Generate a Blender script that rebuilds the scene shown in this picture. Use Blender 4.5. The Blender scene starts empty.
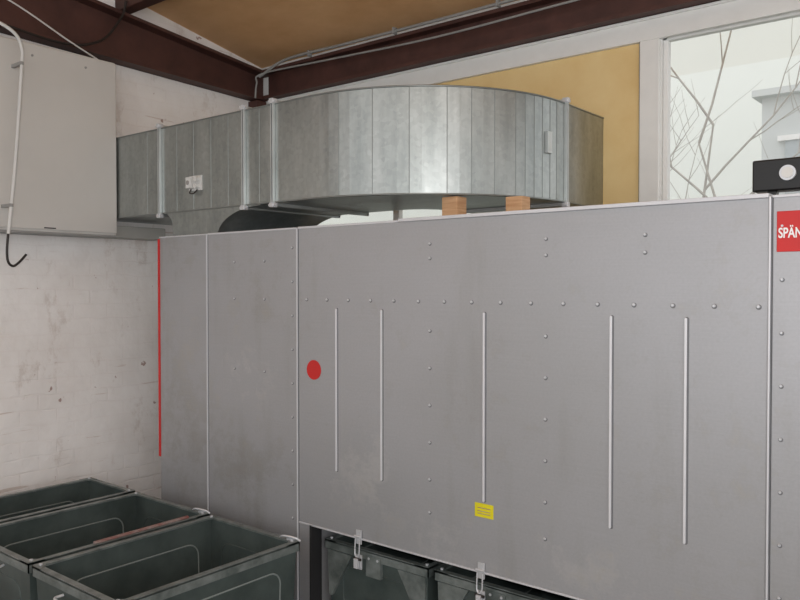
import bpy, bmesh, math, random
from mathutils import Vector, Matrix
random.seed(7)
S = bpy.context.scene
COL = S.collection
S.view_settings.view_transform = 'Standard'
S.view_settings.look = 'None'
S.view_settings.exposure = 0.0

def lin(c):
    return tuple(((v/255.0)/12.92 if v/255.0 <= 0.04045 else (((v/255.0)+0.055)/1.055)**2.4) for v in c)

# ---------------------------------------------------------------- materials
def mat(name, rgb, rough=0.5, metal=0.0, var=0.12, scale=6.0, stretch=(1,1,1), bump=0.0, rgb2=None, spec=0.5,
        lo=0.35, hi=0.65, detail=6, rvar=0.0, spangle=0.0):
    m = bpy.data.materials.new(name); m.use_nodes = True
    nt = m.node_tree; N = nt.nodes; L = nt.links
    b = N['Principled BSDF']
    b.inputs['Roughness'].default_value = rough
    b.inputs['Metallic'].default_value = metal
    b.inputs['Specular IOR Level'].default_value = spec
    c = lin(rgb)
    c2 = lin(rgb2) if rgb2 else tuple(v*(1-var) for v in c)
    tc = N.new('ShaderNodeTexCoord'); mp = N.new('ShaderNodeMapping')
    mp.inputs['Scale'].default_value = stretch
    L.new(tc.outputs['Object'], mp.inputs['Vector'])
    nz = N.new('ShaderNodeTexNoise'); nz.inputs['Scale'].default_value = scale
    nz.inputs['Detail'].default_value = detail; nz.inputs['Roughness'].default_value = 0.6
    L.new(mp.outputs['Vector'], nz.inputs['Vector'])
    r = N.new('ShaderNodeValToRGB')
    r.color_ramp.elements[0].position = lo; r.color_ramp.elements[0].color = (*c2, 1)
    r.color_ramp.elements[1].position = hi; r.color_ramp.elements[1].color = (*c, 1)
    L.new(nz.outputs['Fac'], r.inputs['Fac'])
    cur = r.outputs['Color']
    if spangle:
        vo = N.new('ShaderNodeTexVoronoi'); vo.inputs['Scale'].default_value = 45
        L.new(tc.outputs['Object'], vo.inputs['Vector'])
        r2 = N.new('ShaderNodeValToRGB')
        a = 1-spangle; bb = 1+spangle*.6
        r2.color_ramp.elements[0].color = (a, a, a, 1); r2.color_ramp.elements[1].color = (bb, bb, bb, 1)
        L.new(vo.outputs['Color'], r2.inputs['Fac'])
        mx = N.new('ShaderNodeMix'); mx.data_type = 'RGBA'; mx.blend_type = 'MULTIPLY'; mx.inputs[0].default_value = 1.0
        L.new(cur, mx.inputs[6]); L.new(r2.outputs['Color'], mx.inputs[7]); cur = mx.outputs[2]
    L.new(cur, b.inputs['Base Color'])
    if rvar:
        mr = N.new('ShaderNodeMapRange')
        mr.inputs['To Min'].default_value = rough-rvar; mr.inputs['To Max'].default_value = rough+rvar
        L.new(nz.outputs['Fac'], mr.inputs['Value']); L.new(mr.outputs['Result'], b.inputs['Roughness'])
    if bump:
        bp = N.new('ShaderNodeBump'); bp.inputs['Strength'].default_value = bump; bp.inputs['Distance'].default_value = 0.01
        L.new(nz.outputs['Fac'], bp.inputs['Height']); L.new(bp.outputs['Normal'], b.inputs['Normal'])
    return m

def sheet_mat():
    m = bpy.data.materials.new('grey_sheet_steel'); m.use_nodes = True
    nt = m.node_tree; N = nt.nodes; L = nt.links; b = N['Principled BSDF']
    b.inputs['Metallic'].default_value = 0.38; b.inputs['Roughness'].default_value = 0.42
    tc = N.new('ShaderNodeTexCoord')
    def noise(scale, st, detail=5, off=0):
        mp = N.new('ShaderNodeMapping'); mp.inputs['Scale'].default_value = st; mp.inputs['Location'].default_value = (off, off, off)
        L.new(tc.outputs['Object'], mp.inputs['Vector'])
        n = N.new('ShaderNodeTexNoise'); n.inputs['Scale'].default_value = scale; n.inputs['Detail'].default_value = detail
        L.new(mp.outputs['Vector'], n.inputs['Vector']); return n
    def ramp(n, a, bb, ca, cb, sock=None):
        r = N.new('ShaderNodeValToRGB')
        ca = ca if isinstance(ca, tuple) else (ca, ca, ca); cb = cb if isinstance(cb, tuple) else (cb, cb, cb)
        r.color_ramp.elements[0].position = a; r.color_ramp.elements[0].color = (*ca, 1)
        r.color_ramp.elements[1].position = bb; r.color_ramp.elements[1].color = (*cb, 1)
        L.new(sock or n.outputs['Fac'], r.inputs['Fac']); return r
    big = ramp(noise(1.1, (1, 1, 1), 4), 0.3, 0.7, (.93, .925, .915), (1.04, 1.04, 1.05))
    fine = ramp(noise(5, (0.5, 1, 45), 3), 0.3, 0.7, 0.975, 1.02)
    speck = ramp(noise(90, (1, 1, 1), 2), 0.3, 0.7, 0.97, 1.03)
    drip = ramp(noise(3.2, (2.2, 1, .35), 8, 4), 0.28, 0.42, (.94, .935, .92), (1, 1, 1))
    st = noise(7.5, (1, 1, 1), 10); st.inputs['Roughness'].default_value = 0.72
    def blobs(lst):
        acc = None
        for (cx, cz, rx, rz, k) in lst:
            mp = N.new('ShaderNodeMapping'); mp.vector_type = 'POINT'
            mp.inputs['Location'].default_value = (-cx/rx, 0, -cz/rz); mp.inputs['Scale'].default_value = (1/rx, 0, 1/rz)
            L.new(tc.outputs['Object'], mp.inputs['Vector'])
            g = N.new('ShaderNodeTexGradient'); g.gradient_type = 'SPHERICAL'; L.new(mp.outputs[0], g.inputs[0])
            mu = N.new('ShaderNodeMath'); mu.operation = 'MULTIPLY'; mu.inputs[1].default_value = k; L.new(g.outputs['Fac'], mu.inputs[0])
            if acc is None: acc = mu
            else:
                ad = N.new('ShaderNodeMath'); ad.operation = 'ADD'; L.new(acc.outputs[0], ad.inputs[0]); L.new(mu.outputs[0], ad.inputs[1]); acc = ad
        ad = N.new('ShaderNodeMath'); ad.operation = 'ADD'; L.new(st.outputs['Fac'], ad.inputs[0]); L.new(acc.outputs[0], ad.inputs[1])
        return ad.outputs[0]
    # dust / scuff zones at real positions on the panels (x, z, radii, strength)
    stain = ramp(None, 0.60, 0.74, (1, 1, 1), (1.17, 1.16, 1.13), blobs(((-2.64, 1.04, .28, .28, .26), (-2.2, .78, .45, .2, .16), (-3.6, 1.5, .5, .8, .13), (-4.2, 1.6, .3, .7, .14), (-1.5, .80, .6, .2, .15), (-2.95, .95, .3, .3, .13))))
    dirt = ramp(None, 0.56, 0.75, (1, 1, 1), (.85, .83, .79), blobs(((-4.3, 1.2, .5, .9, .18), (-3.6, .9, .5, .5, .18), (-3.5, 1.9, .5, .4, .12), (-4.3, 2.2, .5, .3, .1))))
    base = N.new('ShaderNodeRGB'); base.outputs[0].default_value = (*lin((171, 172, 175)), 1)
    cur = base.outputs[0]
    for r in (big, fine, speck, drip, stain, dirt):
        mx = N.new('ShaderNodeMix'); mx.data_type = 'RGBA'; mx.blend_type = 'MULTIPLY'; mx.inputs[0].default_value = 1.0
        L.new(cur, mx.inputs[6]); L.new(r.outputs['Color'], mx.inputs[7]); cur = mx.outputs[2]
    L.new(cur, b.inputs['Base Color'])
    return m

def brick_mat():
    m = bpy.data.materials.new('white_painted_brick'); m.use_nodes = True
    nt = m.node_tree; N = nt.nodes; L = nt.links; b = N['Principled BSDF']
    b.inputs['Roughness'].default_value = 0.85
    tc = N.new('ShaderNodeTexCoord'); sp = N.new('ShaderNodeSeparateXYZ'); cb = N.new('ShaderNodeCombineXYZ')
    L.new(tc.outputs['Object'], sp.inputs[0])
    wn = N.new('ShaderNodeTexNoise'); wn.inputs['Scale'].default_value = 4; L.new(tc.outputs['Object'], wn.inputs['Vector'])
    wm = N.new('ShaderNodeMath'); wm.operation = 'MULTIPLY_ADD'; wm.inputs[1].default_value = .05
    L.new(wn.outputs['Fac'], wm.inputs[0]); L.new(sp.outputs['Z'], wm.inputs[2])
    L.new(sp.outputs['Y'], cb.inputs['X']); L.new(wm.outputs[0], cb.inputs['Y'])
    br = N.new('ShaderNodeTexBrick'); br.inputs['Scale'].default_value = 1.0
    br.inputs['Brick Width'].default_value = 0.26; br.inputs['Row Height'].default_value = 0.105
    br.inputs['Mortar Size'].default_value = 0.009; br.inputs['Mortar Smooth'].default_value = 1.0
    br.inputs['Color1'].default_value = (*lin((250, 247, 245)), 1)
    br.inputs['Color2'].default_value = (*lin((250, 247, 245)), 1)
    br.inputs['Mortar'].default_value = (*lin((248, 244, 242)), 1)
    L.new(cb.outputs[0], br.inputs['Vector'])
    def nr(scale, det, a, bb, ca, cb_, off=0, rough=.6, st=(1, 1, 1)):
        mp = N.new('ShaderNodeMapping'); mp.inputs['Location'].default_value = (off, off, off); mp.inputs['Scale'].default_value = st
        L.new(tc.outputs['Object'], mp.inputs['Vector'])
        n = N.new('ShaderNodeTexNoise'); n.inputs['Scale'].default_value = scale; n.inputs['Detail'].default_value = det
        n.inputs['Roughness'].default_value = rough
        L.new(mp.outputs['Vector'], n.inputs['Vector'])
        r = N.new('ShaderNodeValToRGB')
        r.color_ramp.elements[0].position = a; r.color_ramp.elements[0].color = (*ca, 1)
        r.color_ramp.elements[1].position = bb; r.color_ramp.elements[1].color = (*cb_, 1)
        L.new(n.outputs['Fac'], r.inputs['Fac']); return r
    grime = nr(1.5, 9, .3, .6, (.87, .85, .835), (1, 1, 1))
    spots = nr(9, 3, .27, .295, (.5, .38, .35), (1, 1, 1), 3)
    drips = nr(3, 9, .36, .44, (.85, .82, .80), (1, 1, 1), 7, .75, (1, 1.3, .8))
    streak = nr(3, 6, .31, .35, (.80, .74, .71), (1, 1, 1), 11, .6, (1, .5, 9))
    cur = br.outputs['Color']
    for rr in (grime, spots, drips, streak):
        mx = N.new('ShaderNodeMix'); mx.data_type = 'RGBA'; mx.blend_type = 'MULTIPLY'; mx.inputs[0].default_value = 1.0
        L.new(cur, mx.inputs[6]); L.new(rr.outputs['Color'], mx.inputs[7]); cur = mx.outputs[2]
    L.new(cur, b.inputs['Base Color'])
    # joints partly filled with paint: bump strength broken up by noise
    jn = N.new('ShaderNodeTexNoise'); jn.inputs['Scale'].default_value = 2.2; jn.inputs['Detail'].default_value = 3
    L.new(tc.outputs['Object'], jn.inputs['Vector'])
    jr = N.new('ShaderNodeMapRange'); jr.inputs['From Min'].default_value = .4; jr.inputs['From Max'].default_value = .65
    jr.inputs['To Min'].default_value = .0; jr.inputs['To Max'].default_value = .42
    L.new(jn.outputs['Fac'], jr.inputs['Value'])
    bp = N.new('ShaderNodeBump'); bp.inputs['Distance'].default_value = 0.006
    L.new(jr.outputs[0], bp.inputs['Strength'])
    L.new(br.outputs['Fac'], bp.inputs['Height']); bp.invert = True
    bp2 = N.new('ShaderNodeBump'); bp2.inputs['Strength'].default_value = 0.5; bp2.inputs['Distance'].default_value = 0.025
    n3 = N.new('ShaderNodeTexNoise'); n3.inputs['Scale'].default_value = 7; n3.inputs['Detail'].default_value = 7
    L.new(tc.outputs['Object'], n3.inputs['Vector'])
    L.new(n3.outputs['Fac'], bp2.inputs['Height']); L.new(bp.outputs['Normal'], bp2.inputs['Normal'])
    L.new(bp2.outputs['Normal'], b.inputs['Normal'])
    return m

M_sheet = sheet_mat()
M_edge = mat('sheet_edge_highlight', (214, 215, 219), 0.4, 0.3, 0.06)  # paler than the sheet: edge highlights put into the colour
M_dark = mat('opening_shade', (38, 38, 40), 0.8, 0, 0.2)  # near-black colour paints the shade inside the lower opening
M_screw = mat('zinc_screw', (214, 216, 220), 0.35, 0.4, 0.1)
M_shade = mat('relief_shade_grey', (116, 117, 120), 0.5, 0.3, 0.1)  # dark grey for painted shade beside screws and ribs, no real washers
M_rib = mat('bead_highlight', (226, 227, 231), 0.4, 0.3, 0.05)  # near-white colour paints the highlight along each bead
M_galv = mat('galvanised_duct_steel', (178, 182, 180), 0.34, 0.85, 0.2, 3.0, (3, 3, 0.6), rgb2=(148, 153, 151), rvar=0.08, detail=9, lo=.3, hi=.7, spangle=.10)
M_seam = mat('duct_lock_seam', (150, 155, 153), 0.4, 0.8, 0.1)
M_flange = mat('duct_flange_steel', (200, 204, 204), 0.32, 0.75, 0.12)
M_bin = mat('bin_grey_enamel', (84, 94, 92), 0.40, 0.15, 0.2, 4, rgb2=(64, 73, 71))
M_rim = mat('bin_rim_highlight', (134, 141, 139), 0.34, 0.25, 0.2, 9, rgb2=(90, 98, 96))  # paler than the bin enamel: rim highlights put into the colour
M_binbead = mat('bin_bead', (140, 148, 146), 0.35, 0.15, 0.1)
M_dust = mat('bin_floor_dust', (70, 66, 60), 0.95, 0, 0.35, 12)
M_rubber = mat('castor_rubber', (28, 28, 28), 0.7)
M_wood = mat('sawn_timber', (218, 178, 138), 0.7, 0, 0.2, 6, (1, 1, 14), rgb2=(196, 150, 110))
M_slat = mat('red_brown_slat', (138, 84, 78), 0.6, 0, 0.4, 14, rgb2=(158, 146, 142))
M_red = mat('red_paint', (206, 30, 28), 0.4, 0, 0.1)
M_white = mat('white_lettering', (245, 245, 245), 0.5, 0, 0.02)
M_yellow = mat('yellow_label', (226, 214, 30), 0.5, 0, 0.1)
M_brick = brick_mat()
M_board = mat('yellow_board', (238, 212, 156), 0.75, 0, 0.1, 2.2, rgb2=(228, 196, 136))
M_frame = mat('cream_frame_paint', (236, 236, 233), 0.55, 0, 0.06)
M_brown = mat('red_oxide_steel', (84, 52, 45), 0.6, 0.0, 0.35, 5, bump=0.1)
M_ply = mat('plywood_ceiling', (230, 186, 138), 0.7, 0, 0.1, 1.6, (1, 1.5, 1), rgb2=(212, 166, 118))
M_cab = mat('cabinet_grey_paint', (208, 206, 202), 0.5, 0, 0.05, 2)
M_trunk = mat('trunking_grey', (176, 174, 168), 0.6, 0, 0.1, 3)
M_cabside = mat('cabinet_edge_grey', (150, 150, 148), 0.5, 0, 0.05)
M_pipe = mat('conduit_white', (215, 215, 213), 0.4, 0, 0.05)
M_black = mat('black_plastic', (16, 16, 17), 0.35, 0, 0.1)
M_hook = mat('dark_hook', (52, 46, 44), 0.5, 0.3, 0.1)
M_floor = mat('concrete_floor', (118, 114, 108), 0.85, 0, 0.25, 3, bump=0.2)
M_render = mat('outside_render', (206, 210, 208), 0.9, 0, 0.06, 1.5)
M_render2 = mat('haze_backdrop_pale', (240, 243, 236), 0.9, 0, 0.05, .3)  # pale tone stands in for haze outside the glass
M_bark = mat('bark', (176, 170, 160), 0.9, 0, 0.25, 9)
M_grass = mat('outside_ground', (150, 152, 140), 0.95, 0, 0.3, 2)
M_pane = mat('dark_pane', (176, 184, 186), 0.15, 0, 0.1)
M_glass = bpy.data.materials.new('window_glass'); M_glass.use_nodes = True
nt = M_glass.node_tree
for n in list(nt.nodes):
    if n.type != 'OUTPUT_MATERIAL': nt.nodes.remove(n)
out = [n for n in nt.nodes if n.type == 'OUTPUT_MATERIAL'][0]
tr = nt.nodes.new('ShaderNodeBsdfTransparent'); gl = nt.nodes.new('ShaderNodeBsdfGlossy'); mx = nt.nodes.new('ShaderNodeMixShader')
gl.inputs['Roughness'].default_value = 0.02; mx.inputs[0].default_value = 0.06
nt.links.new(tr.outputs[0], mx.inputs[1]); nt.links.new(gl.outputs[0], mx.inputs[2]); nt.links.new(mx.outputs[0], out.inputs['Surface'])

# ---------------------------------------------------------------- mesh builder
class MB:
    def __init__(s): s.v = []; s.f = []; s.m = []; s.mats = []; s.sm = []
    def mi(s, m):
        if m not in s.mats: s.mats.append(m)
        return s.mats.index(m)
    def add(s, vs, fs, m, smooth=False):
        o = len(s.v); s.v += [tuple(v) for v in vs]; i = s.mi(m)
        for f in fs: s.f.append([o+k for k in f]); s.m.append(i); s.sm.append(smooth)
    def box(s, x0, x1, y0, y1, z0, z1, m):
        if x0 > x1: x0, x1 = x1, x0
        vs = [(x, y, z) for z in (z0, z1) for y in (y0, y1) for x in (x0, x1)]
        s.add(vs, [(0,2,3,1),(4,5,7,6),(0,1,5,4),(2,6,7,3),(0,4,6,2),(1,3,7,5)], m)
    def prism(s, pts, axis, a0, a1, m):
        def mk(p, a):
            if axis == 0: return (a, p[0], p[1])
            if axis == 1: return (p[0], a, p[1])
            return (p[0], p[1], a)
        n = len(pts)
        vs = [mk(p, a0) for p in pts]+[mk(p, a1) for p in pts]
        fs = [tuple(range(n-1, -1, -1)), tuple(range(n, 2*n))]+[(i, (i+1) % n, n+(i+1) % n, n+i) for i in range(n)]
        s.add(vs, fs, m)
    def cyl(s, p0, p1, r0, m, r1=None, n=12, smooth=True, caps=True):
        p0 = Vector(p0); p1 = Vector(p1); r1 = r0 if r1 is None else r1
        d = (p1-p0).normalized(); a = d.orthogonal().normalized(); b = d.cross(a)
        vs = []
        for p, r in ((p0, r0), (p1, r1)):
            for k in range(n):
                t = 2*math.pi*k/n; vs.append(p+a*math.cos(t)*r+b*math.sin(t)*r)
        s.add(vs, [(i, (i+1) % n, n+(i+1) % n, n+i) for i in range(n)], m, smooth)
        if caps: s.add(vs, [tuple(range(n-1, -1, -1)), tuple(range(n, 2*n))], m)
    def tube(s, pts, r, m, n=8, closed=False):
        pts = [Vector(p) for p in pts]; N = len(pts); vs = []; prev = None
        for i, p in enumerate(pts):
            if closed: d = pts[(i+1) % N]-pts[(i-1) % N]
            else: d = pts[min(i+1, N-1)]-pts[max(i-1, 0)]
            d.normalize()
            a = d.orthogonal() if prev is None else (prev-d*prev.dot(d))
            a.normalize(); prev = a; b = d.cross(a)
            for k in range(n):
                t = 2*math.pi*k/n; vs.append(p+a*math.cos(t)*r+b*math.sin(t)*r)
        fs = []
        for i in range(N if closed else N-1):
            j = (i+1) % N
            for k in range(n): fs.append((i*n+k, i*n+(k+1) % n, j*n+(k+1) % n, j*n+k))
        s.add(vs, fs, m, True)
        if not closed: s.add(vs[:n]+vs[-n:], [tuple(range(n-1, -1, -1)), tuple(range(n, 2*n))], m)
    def obj(s, name, parent=None, bevel=0.0, origin=None):
        me = bpy.data.meshes.new(name)
        o = Vector(origin) if origin else Vector((0, 0, 0))
        me.from_pydata([tuple(Vector(v)-o) for v in s.v], [], s.f)
        for m in s.mats: me.materials.append(m)
        for p, i, k in zip(me.polygons, s.m, s.sm): p.material_index = i; p.use_smooth = k
        bm = bmesh.new(); bm.from_mesh(me); bmesh.ops.recalc_face_normals(bm, faces=bm.faces); bm.to_mesh(me); bm.free()
        ob = bpy.data.objects.new(name, me); ob.location = o; COL.objects.link(ob)
        if parent: ob.parent = parent
        if bevel:
            b = ob.modifiers.new('bevel', 'BEVEL'); b.width = bevel; b.segments = 2; b.limit_method = 'ANGLE'; b.angle_limit = math.radians(50)
        return ob

def empty(name):
    e = bpy.data.objects.new(name, None); COL.objects.link(e); return e

def spline(pts, k=8):
    P = [Vector(p) for p in pts]; P = [P[0]*2-P[1]]+P+[P[-1]*2-P[-2]]; out = []
    for i in range(1, len(P)-2):
        for j in range(k):
            t = j/k; a, b, c, d = P[i-1], P[i], P[i+1], P[i+2]
            out.append(0.5*((2*b)+(c-a)*t+(2*a-5*b+4*c-d)*t*t+(3*b-a-3*c+d)*t**3))
    out.append(P[-2]); return out

XL = -5.35   # left wall inner face
YB = 4.63    # back wall inner face
def ceil_z(y): return 3.93+0.19*(YB-y)

# ---------------------------------------------------------------- room shell
b = MB(); b.box(-5.6, 4.0, -4.0, 4.8, -0.1, 0, M_floor); b.obj('floor')
b = MB(); b.prism([(-4, 0), (4.8, 0), (4.8, ceil_z(4.8)+.02), (-4, ceil_z(-4)+.02)], 0, XL-0.2, XL, M_brick); b.obj('wall_left')
b = MB()
WX0, WX1 = -1.74, 3.0; WZ0, WZ1 = 2.2, 3.50
BT = 3.475
VX0, VX1, VZ0, VZ1 = -4.9, -2.72, 1.9, 2.70     # low glazing behind the duct
b.box(VX1, WX0-0.09, YB, YB+0.15, 2.0, BT, M_board)
b.box(XL, VX1, YB, YB+0.15, VZ1, BT, M_board)
b.box(XL, VX0, YB, YB+0.15, 2.0, VZ1, M_frame)
b.box(VX1, 4.0, YB, YB+0.15, 0.0, 2.0, M_frame)
b.box(XL, VX1, YB, YB+0.15, 0.0, VZ0, M_frame)
b.box(XL, VX0, YB, YB+0.15, VZ0, 2.0, M_frame)
b.box(WX0-0.09, 4.0, YB, YB+0.15, 2.0, WZ0, M_frame)
b.box(XL, 4.0, YB, YB+0.15, WZ1, ceil_z(YB)+.02, M_frame)
b.box(XL, WX0-0.09, YB, YB+0.15, BT, WZ1, M_frame)
b.box(WX1, 4.0, YB, YB+0.15, WZ0, WZ1, M_frame)
b.box(WX0-0.09, WX0, YB, YB+0.15, WZ0, WZ1, M_frame)
b.obj('wall_back')
b = MB(); b.box(XL+0.02, 4.0, YB-0.03, YB+0.002, BT, 3.61, M_frame)
b.box(XL+0.02, 4.0, YB-0.045, YB-0.028, 3.595, 3.612, M_frame)
b.obj('trim_1', bevel=0.004)
b = MB(); b.box(WX0-0.125, WX0-0.005, YB-0.03, YB+0.002, 2.0, BT, M_frame)
b.box(WX0-0.135, WX0-0.122, YB-0.015, YB+0.002, 2.0, BT, M_cabside)
b.obj('trim_2', bevel=0.004)
# windows
w = empty('window_1')
b = MB()
for (x0, x1, z0, z1) in ((WX0, WX0+.03, WZ0, WZ1), (WX1-.05, WX1, WZ0, WZ1), (WX0, WX1, WZ0, WZ0+.05), (WX0, WX1, WZ1-.035, WZ1), (0.35, .42, WZ0, WZ1)):
    b.box(x0, x1, YB+0.02, YB+0.07, z0, z1, M_frame)
b.obj('frame', w, 0.006)
b = MB(); b.box(WX0+.02, WX1-.03, YB+0.04, YB+0.046, WZ0+.03, WZ1-.02, M_glass); b.obj('glass', w)
w = empty('window_2')
b = MB()
for (x0, x1, z0, z1) in ((VX0, VX0+.05, VZ0, VZ1), (VX1-.05, VX1, VZ0, VZ1), (VX0, VX1, VZ0, VZ0+.05), (VX0, VX1, VZ1-.05, VZ1), (-3.85, -3.79, VZ0, VZ1)):
    b.box(x0, x1, YB+0.02, YB+0.07, z0, z1, M_frame)
b.obj('frame', w, 0.006)
b = MB(); b.box(VX0+.02, VX1-.02, YB+0.04, YB+0.046, VZ0+.03, VZ1-.02, M_glass); b.obj('glass', w)
# ceiling
b = MB()
y0, y1 = -4.0, 4.8
b.prism([(y0, ceil_z(y0)), (y1, ceil_z(y1)), (y1, ceil_z(y1)+.12), (y0, ceil_z(y0)+.12)], 0, XL-0.2, 4.0, M_ply)
b.obj('ceiling')
b = MB()
def lb(y, k): return (3.61+0.03*(YB-y)) if k == 0 else (3.86+0.11*(YB-y))
b.prism([(-3.9, lb(-3.9, 0)), (YB-.01, lb(YB, 0)), (YB-.01, lb(YB, 0)+.025), (-3.9, lb(-3.9, 0)+.025)], 0, XL+.002, XL+.13, M_brown)
b.prism([(-3.9, lb(-3.9, 1)-.025), (YB-.01, lb(YB, 1)-.025), (YB-.01, lb(YB, 1)), (-3.9, lb(-3.9, 1))], 0, XL+.002, XL+.13, M_brown)
b.prism([(-3.9, lb(-3.9, 0)), (YB-.01, lb(YB, 0)), (YB-.01, lb(YB, 1)), (-3.9, lb(-3.9, 1))], 0, XL+.002, XL+.03, M_brown)
beamL = b.obj('steel_beam')
b = MB()
b.box(XL+.135, 4.0, YB-.12, YB-.002, 3.615, 3.64, M_brown)
b.box(XL+.135, 4.0, YB-.04, YB-.002, 3.615, 3.86, M_brown)
b.box(XL+.135, 4.0, YB-.12, YB-.002, 3.84, 3.865, M_brown)
beamB = b.obj('steel_beam')
b = MB()
b.box(XL+.003, 4.0, 3.20, 3.30, 4.04, 4.185, M_brown)
b.obj('roof_purlin', bevel=0.005)
b = MB()
b.box(XL+.003, XL+.12, YB-.16, YB-.05, 3.40, 3.605, M_brown)
b.obj('beam_bracket', beamL, bevel=0.005)

# conduits
b = MB()
b.tube(spline([(XL+.2, YB-.20, 3.78), (XL+.5, YB-.16, 3.885), (-4.2, YB-.14, 3.89), (-3.0, YB-.14, 3.885), (-1.5, YB-.14, 3.90), (0.5, YB-.14, 3.9)]), 0.012, M_cabside)
b.tube(spline([(XL+.17, YB-.22, 3.60), (XL+.19, YB-.22, 3.72), (XL+.24, YB-.2, 3.80), (-4.4, YB-.145, 3.80), (-3.3, YB-.145, 3.765), (-2.0, YB-.145, 3.78), (0.5, YB-.145, 3.79)]), 0.008, M_cabside)
for x in (-4.6, -3.7, -2.8, -1.9):
    b.box(x-.008, x+.008, YB-.160, YB-.121, 3.865, 3.912, M_cabside)
b.obj('cable_conduit', beamB)
b = MB()
b.tube(spline([(XL+.16, 2.2, 3.70), (XL+.17, 2.7, 3.66), (XL+.18, 2.98, 3.74), (XL+.17, 3.15, 3.95), (XL+.17, 3.19, 4.08)]), 0.009, M_hook)
b.tube(spline([(XL+.17, 1.8, 3.95), (XL+.18, 2.3, 3.86), (XL+.18, 2.75, 3.68), (XL+.15, 3.0, 3.60)]), 0.006, M_pipe)
b.obj('hanging_cable')

# ---------------------------------------------------------------- wall cabinet
c = empty('wall_cabinet')
b = MB()
CX = -5.10
b.box(XL+.003, CX, 1.2, 3.052, 2.352, 3.585, M_cab)
b.obj('body', c, 0.008)
b = MB()
b.box(CX-.001, CX+.012, 1.22, 3.05, 2.368, 3.575, M_cab)
b.obj('door', c, 0.005)
b = MB()
b.box(XL+.01, CX+.008, 1.2, 3.045, 2.343, 2.354, M_cabside)
for y in (2.45, 2.82): b.cyl((CX+.012, y, 3.50), (CX+.018, y, 3.50), .008, M_cabside)
b.obj('bottom_trim', c)
b = MB(); b.box(CX+.011, CX+.014, 2.52, 2.60, 2.376, 2.384, M_hook); b.obj('vent_label', c)
b = MB()
X = -4.97
b.tube(spline([(XL+.14, 1.9, 3.80), (-5.05, 2.05, 3.69), (X, 2.25, 3.60), (X, 2.325, 3.51), (X, 2.325, 3.35), (X, 2.28, 2.75), (X, 2.235, 2.32)]), 0.011, M_pipe)
b.tube(spline([(X, 2.238, 2.37), (X, 2.225, 2.22), (X, 2.232, 2.145), (X, 2.262, 2.12), (X, 2.30, 2.145), (X, 2.345, 2.195)]), 0.008, M_hook)
for z in (3.40, 2.5):
    y = 2.325 if z > 3 else 2.252
    b.box(CX+.0125, X+.012, y-.010, y+.010, z-.010, z+.010, M_cabside)
b.obj('hooked_conduit_pipe', c)
b = MB(); b.box(XL+.003, -5.16, 3.055, 3.50, 2.345, 2.432, M_trunk); b.obj('wall_trunking', bevel=0.006)

# ---------------------------------------------------------------- filter machine
mch = empty('dust_filter_machine')
YF = 3.0
XR = 0.9
ZT = 2.315
PB = 0.68
b = MB()
b.box(-4.485, -3.07, YF+.015, 4.25, 0.0, ZT-.012, M_sheet)
b.box(-3.07, XR, YF+.015, 4.25, PB+.01, ZT-.012, M_sheet)
b.box(-3.06, XR, 4.15, 4.25, 0.0, PB+.01, M_dark)  # dark sheet painting the shade at the back of the opening
b.box(-0.80, XR, YF+.015, 4.15, 0.0, PB+.01, M_sheet)
b.obj('housing', mch)
b = MB()
panels = [(-4.49, -3.985, .04, ZT), (-3.975, -3.178, .04, ZT), (-3.165, -.735, PB, ZT), (-.722, XR, .04, ZT)]
for (x0, x1, z0, z1) in panels:
    b.box(x0, x1, YF, YF+.02, z0, z1, M_sheet)
b.box(-3.165, -3.075, YF, YF+.02, .04, PB, M_sheet)
b.obj('front_panels', mch, 0.004)
b = MB()
for x, z0 in ((-3.98, .04), (-3.1715, .04), (-.7285, .04)):
    b.box(x-.005, x+.002, YF-.008, YF+.01, z0, ZT+.002, M_edge)
    b.box(x+.002, x+.006, YF-.001, YF+.01, z0, ZT, M_shade)
b.box(-4.49, -3.985, YF-.006, YF+.06, ZT-.004, ZT+.004, M_edge)
b.box(-3.972, -3.18, YF-.006, YF+.06, ZT-.004, ZT+.006, M_edge)
b.box(-3.165, -2.45, YF-.006, YF+.06, ZT-.004, ZT+.008, M_edge)
b.box(-2.445, -.735, YF-.010, YF+.06, ZT-.002, ZT+.014, M_edge)
b.box(-.722, XR, YF-.006, YF+.06, ZT-.004, ZT+.006, M_edge)
b.box(-3.165, -.735, YF-.003, YF+.03, PB-.008, PB+.001, M_edge)
b.box(-3.08, -3.066, YF-.003, YF+.08, .04, PB, M_dark)  # dark strip painting the shade at the opening's left side
b.obj('seam_edges', mch, 0.0015)
b = MB()
def caps_prism(x, w2, ya, m):
    z0, z1 = 1.01, 1.87; pts = []
    for k in range(9):
        a = math.pi*k/8; pts.append((x+w2*math.cos(a), z1+w2*math.sin(a)))
    for k in range(9):
        a = math.pi+math.pi*k/8; pts.append((x+w2*math.cos(a), z0+w2*math.sin(a)))
    b.prism(pts, 1, ya, YF+.004, m)
for x in (-2.872, -2.556, -1.94, -1.3276, -1.025):
    caps_prism(x+.0025, .0082, YF-.001, M_shade)  # dark offset strip paints the bead's shaded edge
    caps_prism(x-.001, .0046, YF-.008, M_rib)  # pale core paints the bead's highlight
b.obj('pressed_ribs', mch, 0.001)
b = MB()
def screw(x, z, r=.0085):
    b.cyl((x+.0015, YF+.002, z-.002), (x+.0015, YF-.0012, z-.002), r*1.2, M_shade, n=10)  # dark disc, shifted down and right, paints the screw's shade
    b.cyl((x, YF+.002, z), (x, YF-.006, z), r, M_screw, r*.6, n=10)
x = -3.10
while x < -.76:
    screw(x, 1.922, .0085); x += .1555
for xc in (-2.253, -1.628):
    for z in (1.78, 1.60, 1.42, 1.24, 1.06, .90): screw(xc, z, .008)
for xc in (-2.253, -1.628, -1.19):
    screw(xc, 2.13, .0075); screw(xc, 2.20, .0075)
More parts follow.
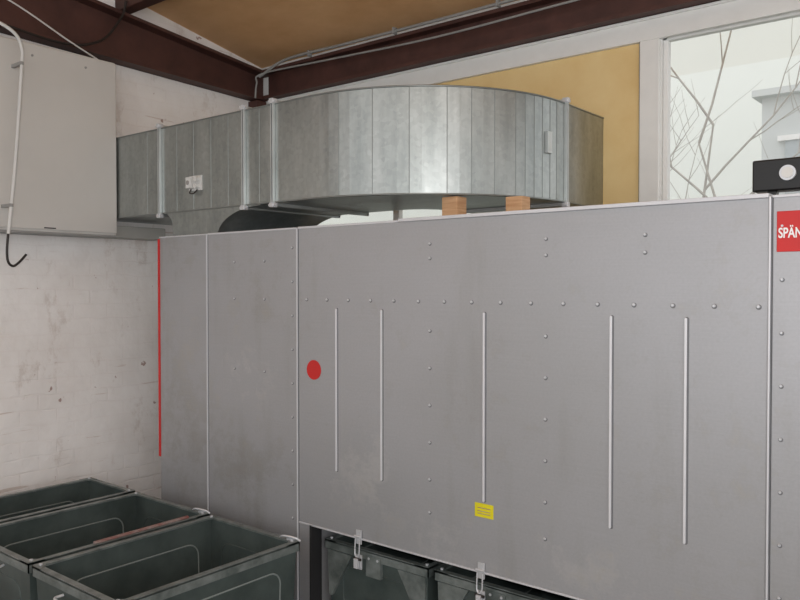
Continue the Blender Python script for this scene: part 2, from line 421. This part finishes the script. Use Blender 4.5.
for xc in (-3.215, -.69):
    z = .5
    while z < 2.28: screw(xc, z, .0068); z += .19
for xc in (-3.72, -3.45):
    for z in (2.14, 1.92, 1.5): screw(xc, z, .0068)
for xc in (-.60,):
    for z in (1.92, 1.2): screw(xc, z, .008)
b.obj('screws', mch)
b = MB(); b.box(-4.508, -4.488, YF-.004, YF+.05, .86, ZT-.01, M_red); b.obj('red_edge_strip', mch)
b = MB(); b.cyl((-3.044, YF+.001, 1.536), (-3.044, YF-.003, 1.536), .054, M_red, n=32); b.obj('red_dot_sticker', mch)
b = MB(); b.box(-1.99, -1.89, YF-.002, YF+.001, .932, .996, M_yellow)
for z in (.975, .96, .948): b.box(-1.975, -1.905, YF-.003, YF-.001, z-.0015, z+.0015, M_slat)
b.obj('yellow_label', mch)
b = MB(); b.box(-.708, -.30, YF-.004, YF+.001, 2.118, 2.262, M_red); b.obj('sign_plate', mch, .002)
cu = bpy.data.curves.new('sign_letters', 'FONT'); cu.body = 'SP\u00c4NEX'; cu.size = .050; cu.extrude = .001; cu.offset = .0010
t = bpy.data.objects.new('sign_letters', cu); COL.objects.link(t)
t.location = (-.702, YF-.0055, 2.168); t.rotation_euler = (math.pi/2, 0, 0); t.scale = (.66, 1, 1); cu.materials.append(M_white); t.parent = mch

def latch(b, x, y, z):
    b.box(x-.018, x+.018, y-.008, y, z-.03, z+.045, M_screw)
    b.cyl((x-.022, y-.014, z+.012), (x+.022, y-.014, z+.012), .006, M_screw)
    loop = [(x-.014, y-.016, z), (x-.014, y-.02, z-.075), (x, y-.022, z-.092), (x+.014, y-.02, z-.075), (x+.014, y-.016, z)]
    b.tube(spline(loop, 4), .004, M_screw, 6)
    b.box(x-.02, x+.02, y-.01, y, z-.16, z-.085, M_screw)
    b.cyl((x-.024, y-.018, z-.105), (x+.024, y-.018, z-.105), .007, M_hook)
    b.box(x-.012, x+.012, y-.034, y-.014, z-.15, z-.10, M_edge)
b = MB()
for x in (-2.707, -1.95, -1.2):
    latch(b, x, YF-.004, PB-.0)
b.obj('latches', mch, .0015)

# ---------------------------------------------------------------- dust bins
def bin_obj(x0, x1, y0, y1, zt, clamp=False, handle=True, name='dust_collection_bin'):
    b = MB(); t = .01; zb = .13; tp = .03
    def ring(z, ins):
        return [(x0+ins, y0+ins, z), (x1-ins, y0+ins, z), (x1-ins, y1-ins, z), (x0+ins, y1-ins, z)]
    q = [(0,1,5,4),(1,2,6,5),(2,3,7,6),(3,0,4,7)]
    b.add(ring(zb, tp)+ring(zt, .012), q, M_bin)
    b.add(ring(zb+.01, tp+t)+ring(zt, .012+t), q, M_bin)
    b.add(ring(zb, tp), [(0,1,2,3)], M_bin); b.add(ring(zb+.02, tp+t), [(0,1,2,3)], M_dust)
    for (a0, a1, c0, c1) in ((x0, x1, y0, y0+.032), (x0, x1, y1-.032, y1), (x0, x0+.032, y0, y1), (x1-.032, x1, y0, y1)):
        b.box(a0, a1, c0, c1, zt-.006, zt+.004, M_rim)
    for (a0, a1, c0, c1) in ((x0, x1, y0, y0+.006), (x0, x1, y1-.006, y1), (x0, x0+.006, y0, y1), (x1-.006, x1, y0, y1)):
        b.box(a0, a1, c0, c1, zt-.045, zt-.001, M_rim)
    for (cx, sx) in ((x0, 1), (x1, -1)):
        for (cy, sy) in ((y0, 1), (y1, -1)):
            pts = [(cx, cy), (cx+sx*.085, cy), (cx, cy+sy*.085)]
            b.prism(pts, 2, zt-.004, zt+.006, M_rim)
            b.cyl((cx+sx*.028, cy+sy*.028, zt), (cx+sx*.028, cy+sy*.028, zt+.012), .009, M_screw, n=8)
            wx, wy = cx+sx*.13, cy+sy*.13
            b.box(wx-.03, wx+.03, wy-.03, wy+.03, zb-.012, zb+.001, M_screw)
            b.box(wx-.024, wx-.018, wy-.02, wy+.02, .04, zb-.01, M_screw)
            b.box(wx+.018, wx+.024, wy-.02, wy+.02, .04, zb-.01, M_screw)
            b.cyl((wx-.015, wy, .049), (wx+.015, wy, .049), .049, M_rubber, n=18)
    def loop_pts(ya, yb_, za, zb_, r=.07):
        P = []
        for (cy, cz, a0) in ((yb_-r, zb_-r, 0), (ya+r, zb_-r, 90), (ya+r, za+r, 180), (yb_-r, za+r, 270)):
            for k in range(7):
                a = math.radians(a0+90*k/6); P.append((cy+r*math.cos(a), cz+r*math.sin(a)))
        return P
    H = zt-zb
    def xin(z): return tp+(.012-tp)*(z-zb)/H
    P = loop_pts(y0+.17, y1-.12, .24, zt-.12)
    b.tube([(x0+xin(z)+t, y, z) for y, z in P], .0045, M_binbead, 6, True)
    b.tube([(x1-xin(z)-t, y, z) for y, z in P], .0045, M_binbead, 6, True)
    b.tube([(x1-xin(z), y, z) for y, z in P], .0045, M_binbead, 6, True)
    P = loop_pts(x0+.12, x1-.12, .24, zt-.12)
    b.tube([(x, y0+xin(z), z) for x, z in P], .004, M_bin, 6, True)
    b.tube([(x, y1-xin(z)-t, z) for x, z in P], .004, M_bin, 6, True)
    xc = (x0+x1)/2
    if handle:
        b.tube(spline([(xc-.09, y0+.012, zt-.07), (xc-.09, y0-.03, zt-.075), (xc, y0-.035, zt-.078), (xc+.09, y0-.03, zt-.075), (xc+.09, y0+.012, zt-.07)], 5), .007, M_screw, 8)
    else:
        for sx, xe in ((1, x0), (-1, x1)):
            b.prism([(xe+sx*.02, zt-.05), (xe+sx*.20, zt-.05), (xe+sx*.05, zt-.30), (xe+sx*.03, zt-.30)], 1, y0+.004, y0+.022, M_rim)
        b.box(xc-.05, xc+.05, y0-.004, y0+.02, zt-.13, zt-.02, M_rim)
        b.cyl((xc-.03, y0-.006, zt-.035), (xc-.03, y0+.01, zt-.035), .007, M_screw, n=8)
        b.cyl((xc+.03, y0-.006, zt-.035), (xc+.03, y0+.01, zt-.035), .007, M_screw, n=8)
    if clamp:
        cx, cy = x1-.05, y1-.016
        b.box(cx-.02, cx+.02, cy-.012, cy+.012, zt, zt+.02, M_screw)
        b.tube(spline([(cx-.06, cy-.02, zt+.012), (cx-.02, cy-.03, zt+.03), (cx+.04, cy-.01, zt+.026), (cx+.06, cy+.01, zt+.008)], 5), .006, M_screw, 6)
    return b.obj(name, bevel=.0)
bin_obj(-3.68, -2.95, 1.75, 2.80, .66, clamp=True)
bin_obj(-4.47, -3.72, 1.75, 2.81, .66, clamp=True)
bin_obj(-5.06, -4.51, 1.75, 2.82, .66)
for i in range(3):
    x0 = -3.04+i*.75
    bin_obj(x0+.03, x0+.745, 3.045, 4.10, .60, handle=False)
b = MB()
P = [(-3.740, 2.10), (-3.722, 2.10), (-3.727, 2.68), (-3.747, 2.68)]
b.prism([(p[0]-.01, p[1]) for p in P], 2, .6645, .676, M_slat); b.obj('wooden_slat', bevel=.002)

# ---------------------------------------------------------------- duct
d = empty('ventilation_duct')
DZ0, DZ1 = 2.478, 3.055
Y0, Y1 = 3.06, 3.86
CXc, CYc, R0, R1 = -3.13, 4.08, 0.22, 1.02
b = MB()
def sect_x(x): return [(x, Y0, DZ0), (x, Y1, DZ0), (x, Y1, DZ1), (x, Y0, DZ1)]
secs = [sect_x(x) for x in (XL+.003, -4.72, -4.55, -4.38, -4.2, -4.02, -3.85, -3.69, -3.56, -3.43, -3.3)]
NSEG = 24
for k in range(NSEG+1):
    a = -math.pi/2+math.pi/2*k/NSEG
    ca, sa = math.cos(a), math.sin(a)
    o = (CXc+R1*ca, CYc+R1*sa); i = (CXc+R0*ca, CYc+R0*sa)
    secs.append([(*o, DZ0), (*i, DZ0), (*i, DZ1), (*o, DZ1)])
xo, xi = CXc+R1, CXc+R0
for y in (4.3, 4.45, YB-.002): secs.append([(xo, y, DZ0), (xi, y, DZ0), (xi, y, DZ1), (xo, y, DZ1)])
vs = [v for s_ in secs for v in s_]; fs = []
for n_ in range(len(secs)-1):
    for k in range(4):
        fs.append((n_*4+k, n_*4+(k+1) % 4, n_*4+4+(k+1) % 4, n_*4+4+k))
b.add(vs, fs, M_galv)
b.obj('duct_body', d)
b = MB()
for k in range(1, NSEG):
    if k not in (3, 6, 9, 12, 14, 16, 18, 19, 20, 21, 22, 23): continue
    a = -math.pi/2+math.pi/2*k/NSEG
    x, y = CXc+(R1+.001)*math.cos(a), CYc+(R1+.001)*math.sin(a)
    b.cyl((x, y, DZ0+.01), (x, y, DZ1-.01), .0022, M_seam, n=6)
for x in (-4.72, -4.38, -4.2, -4.02, -3.85, -3.56):
    b.cyl((x, Y0, DZ0+.01), (x, Y0, DZ1-.01), .0025, M_seam, n=6)
for z in (DZ0+.004, DZ1-.004):
    P = [(XL+.01, Y0-.002, z), (-4.2, Y0-.002, z), (-3.3, Y0-.002, z)]
    for k in range(NSEG+1):
        a = -math.pi/2+math.pi/2*k/NSEG; P.append((CXc+(R1+.002)*math.cos(a), CYc+(R1+.002)*math.sin(a), z))
    P.append((xo+.002, YB-.005, z)); b.tube(P, .005, M_seam, 6)
b.obj('lock_seams', d)
b = MB()
e = .020
def flange_x(x):
    for xx in (x-.012, x+.004):
        b.box(xx, xx+.008, Y0-e, Y0, DZ0-e, DZ1+e, M_flange); b.box(xx, xx+.008, Y1, Y1+e, DZ0-e, DZ1+e, M_flange)
        b.box(xx, xx+.008, Y0-e, Y1+e, DZ0-e, DZ0, M_flange); b.box(xx, xx+.008, Y0-e, Y1+e, DZ1, DZ1+e, M_flange)
    for z in (DZ0-.012, DZ1+.012):
        b.cyl((x-.03, Y0-.012, z), (x+.03, Y0-.012, z), .009, M_screw, n=8)
        b.box(x-.016, x+.016, Y0-.026, Y0+.01, z-.014, z+.014, M_screw)
def flange_y(y):
    for yy in (y-.012, y+.004):
        b.box(xo, xo+e, yy, yy+.008, DZ0-e, DZ1+e, M_flange); b.box(xi-e, xi, yy, yy+.008, DZ0-e, DZ1+e, M_flange)
        b.box(xi-e, xo+e, yy, yy+.008, DZ0-e, DZ0, M_flange); b.box(xi-e, xo+e, yy, yy+.008, DZ1, DZ1+e, M_flange)
    for z in (DZ0-.012, DZ1+.012):
        b.box(xo-.01, xo+.026, y-.016, y+.016, z-.014, z+.014, M_screw)
        b.cyl((xo+.012, y-.03, z), (xo+.012, y+.03, z), .009, M_screw, n=8)
for x in (-4.56, -3.69, -3.43): flange_x(x)
flange_y(4.11)
b.obj('flanges', d, .0015)
# flared boot from the duct down to the machine
b = MB()
def arc(cx, cz, rx, rz_, a0, a1, n=8): return [(cx+rx*math.cos(math.radians(a0+(a1-a0)*k/n)), cz+rz_*math.sin(math.radians(a0+(a1-a0)*k/n))) for k in range(n+1)]
ZM = ZT-.0119
pl = [(-4.53, DZ0+.02), (-4.53, DZ0)]+arc(-4.53, DZ0-.10, .10, .10, 90, 0, 8)+[(-4.43, ZM)]
pr = arc(-3.56, ZM, .40, DZ0-ZM-.004, 180, 90, 14)+[(-3.56, DZ0+.02)]
b.prism(pl+pr, 1, Y0+.001, Y1-.02, M_galv)
b.obj('boot', d)
b = MB(); b.box(-2.125, -2.106, 3.9, 3.95, 2.74, 2.86, M_flange); b.obj('duct_cleaning_plate', d)
b = MB()
b.box(-4.235, -4.105, Y0-.012, Y0, 2.605, 2.70, M_pipe)
b.box(-4.225, -4.175, Y0-.045, Y0-.01, 2.62, 2.69, M_pipe)
b.cyl((-4.135, Y0-.012, 2.675), (-4.135, Y0-.04, 2.675), .02, M_pipe)
b.cyl((-4.135, Y0-.012, 2.63), (-4.135, Y0-.04, 2.63), .014, M_pipe)
b.tube(spline([(-4.2, Y0-.02, 2.615), (-4.2, Y0-.03, 2.59), (-4.16, Y0-.03, 2.585), (-4.14, Y0-.015, 2.61)], 5), .005, M_hook, 6)
b.cyl((-4.2, Y0-.045, 2.655), (-4.2, Y0-.05, 2.655), .014, M_cabside)
b.obj('duct_sensor', d, .002)
def timber(x, y, w_, dd):
    k = MB(); k.box(x-w_/2, x+w_/2, y, y+dd, ZM+.0005, DZ0-.0055, M_wood); k.obj('timber_block', bevel=.003)
timber(-2.423, 3.40, .10, .09)
timber(-2.147, 3.60, .10, .09)

# ---------------------------------------------------------------- black lamp
k = empty('emergency_lamp')
b = MB()
b.box(-.825, -.35, 3.12, 3.20, 2.350, 2.468, M_black)
b.obj('case', k, .006)
b = MB()
b.cyl((-.700, 3.122, 2.412), (-.700, 3.108, 2.412), .028, M_screw, n=24)
b.cyl((-.700, 3.110, 2.412), (-.700, 3.103, 2.412), .020, M_pipe, n=24)
b.obj('lens', k)
b = MB()
for x in (-.76, -.42): b.box(x-.015, x+.015, 3.14, 3.18, ZM, 2.352, M_black)
b.obj('feet', k)

# ---------------------------------------------------------------- outside
b = MB(); b.box(-40, 40, 4.9, 40, -.3, -.1, M_grass); b.obj('ground_outside')
b = MB()
b.box(-3.3, 2.2, 13, 16, -.1, 4.9, M_render)
b.box(-2.95, -1.4, 12.95, 13.02, 3.2, 4.25, M_pane)
for z in (3.15, 4.25): b.box(-3.05, -1.3, 12.9, 13.02, z-.05, z+.03, M_frame)
b.box(-2.38, -2.32, 12.92, 13.02, 3.2, 4.25, M_frame)
b.box(-3.4, 2.3, 12.8, 16.1, 4.9, 5.0, M_render)
b.obj('neighbouring_building')
b = MB(); b.box(-26, 12, 24, 30, -.1, 12, M_render2); b.box(-26.2, 12.2, 23.8, 30.2, 12, 12.3, M_cabside)  # added pale backdrop that dulls the bright sky to a hazy tone
for x in (-16, -12, -8, -4, 0): 
    b.box(x, x+1.4, 23.96, 24.02, 2, 4, M_render)
b.obj('haze_backdrop')
def branch(b, p, dvec, L_, r, depth):
    pts = [p]; dd = Vector(dvec).normalized(); q = Vector(p)
    n = 5
    for i in range(n):
        dd = (dd+Vector((random.uniform(-.14, .14), random.uniform(-.06, .06), random.uniform(-.06, .10)))).normalized()
        q = q+dd*L_/n
        pts.append(q.copy())
    for i in range(n): b.cyl(pts[i], pts[i+1], r*(1-.13*i), M_bark, r*(1-.13*(i+1)), n=5, caps=False)
    if depth > 0:
        for i in range(2, n+1):
            s_ = random.choice((-1, 1))
            nd = (dd+Vector((s_*random.uniform(.4, 1.0), random.uniform(-.2, .2), random.uniform(-.15, .2)))).normalized()
            branch(b, pts[i], nd, L_*random.uniform(.45, .65), max(r*.5, .0035), depth-1)
b = MB(); random.seed(12)
branch(b, Vector((-2.15, 8.6, -.1)), (-.06, 0, 1), 3.7, .03, 3)
b.obj('bare_tree')
b = MB(); random.seed(33)
branch(b, Vector((-3.6, 10.4, -.1)), (.05, 0, 1), 4.2, .035, 3); b.obj('bare_tree')

# ---------------------------------------------------------------- light
W = bpy.data.worlds.new('World'); S.world = W; W.use_nodes = True
bg = W.node_tree.nodes['Background']
bg.inputs[0].default_value = (0.98, 0.985, 0.995, 1); bg.inputs[1].default_value = 1.2
def area(name, loc, tgt, sx, sy, pw, col=(1, 1, 1)):
    l = bpy.data.lights.new(name, 'AREA'); l.shape = 'RECTANGLE'; l.size = sx; l.size_y = sy; l.energy = pw; l.color = col
    o = bpy.data.objects.new(name, l); o.location = loc; COL.objects.link(o)
    o.rotation_euler = (Vector(tgt)-Vector(loc)).to_track_quat('-Z', 'Y').to_euler()
area('daylight_area_lamp', (3.2, -1.5, 2.6), (-3, 3, 1.8), 2.5, 2.0, 55, (0.99, 0.99, 1.0))  # added area lamp for daylight from behind the camera, no opening modelled
area('camera_flash', (-.02, -.06, 2.09), (-2.8, 3.0, 2.0), .08, .05, 28, (1, .98, .96))

cam = bpy.data.cameras.new('camera'); co = bpy.data.objects.new('camera', cam); COL.objects.link(co)
cam.lens = 35.0; cam.sensor_width = 36.0; cam.clip_start = .05
co.location = (0, 0, 2.0); co.rotation_euler = (math.radians(90-1.1), 0, math.radians(39.1))
S.camera = co
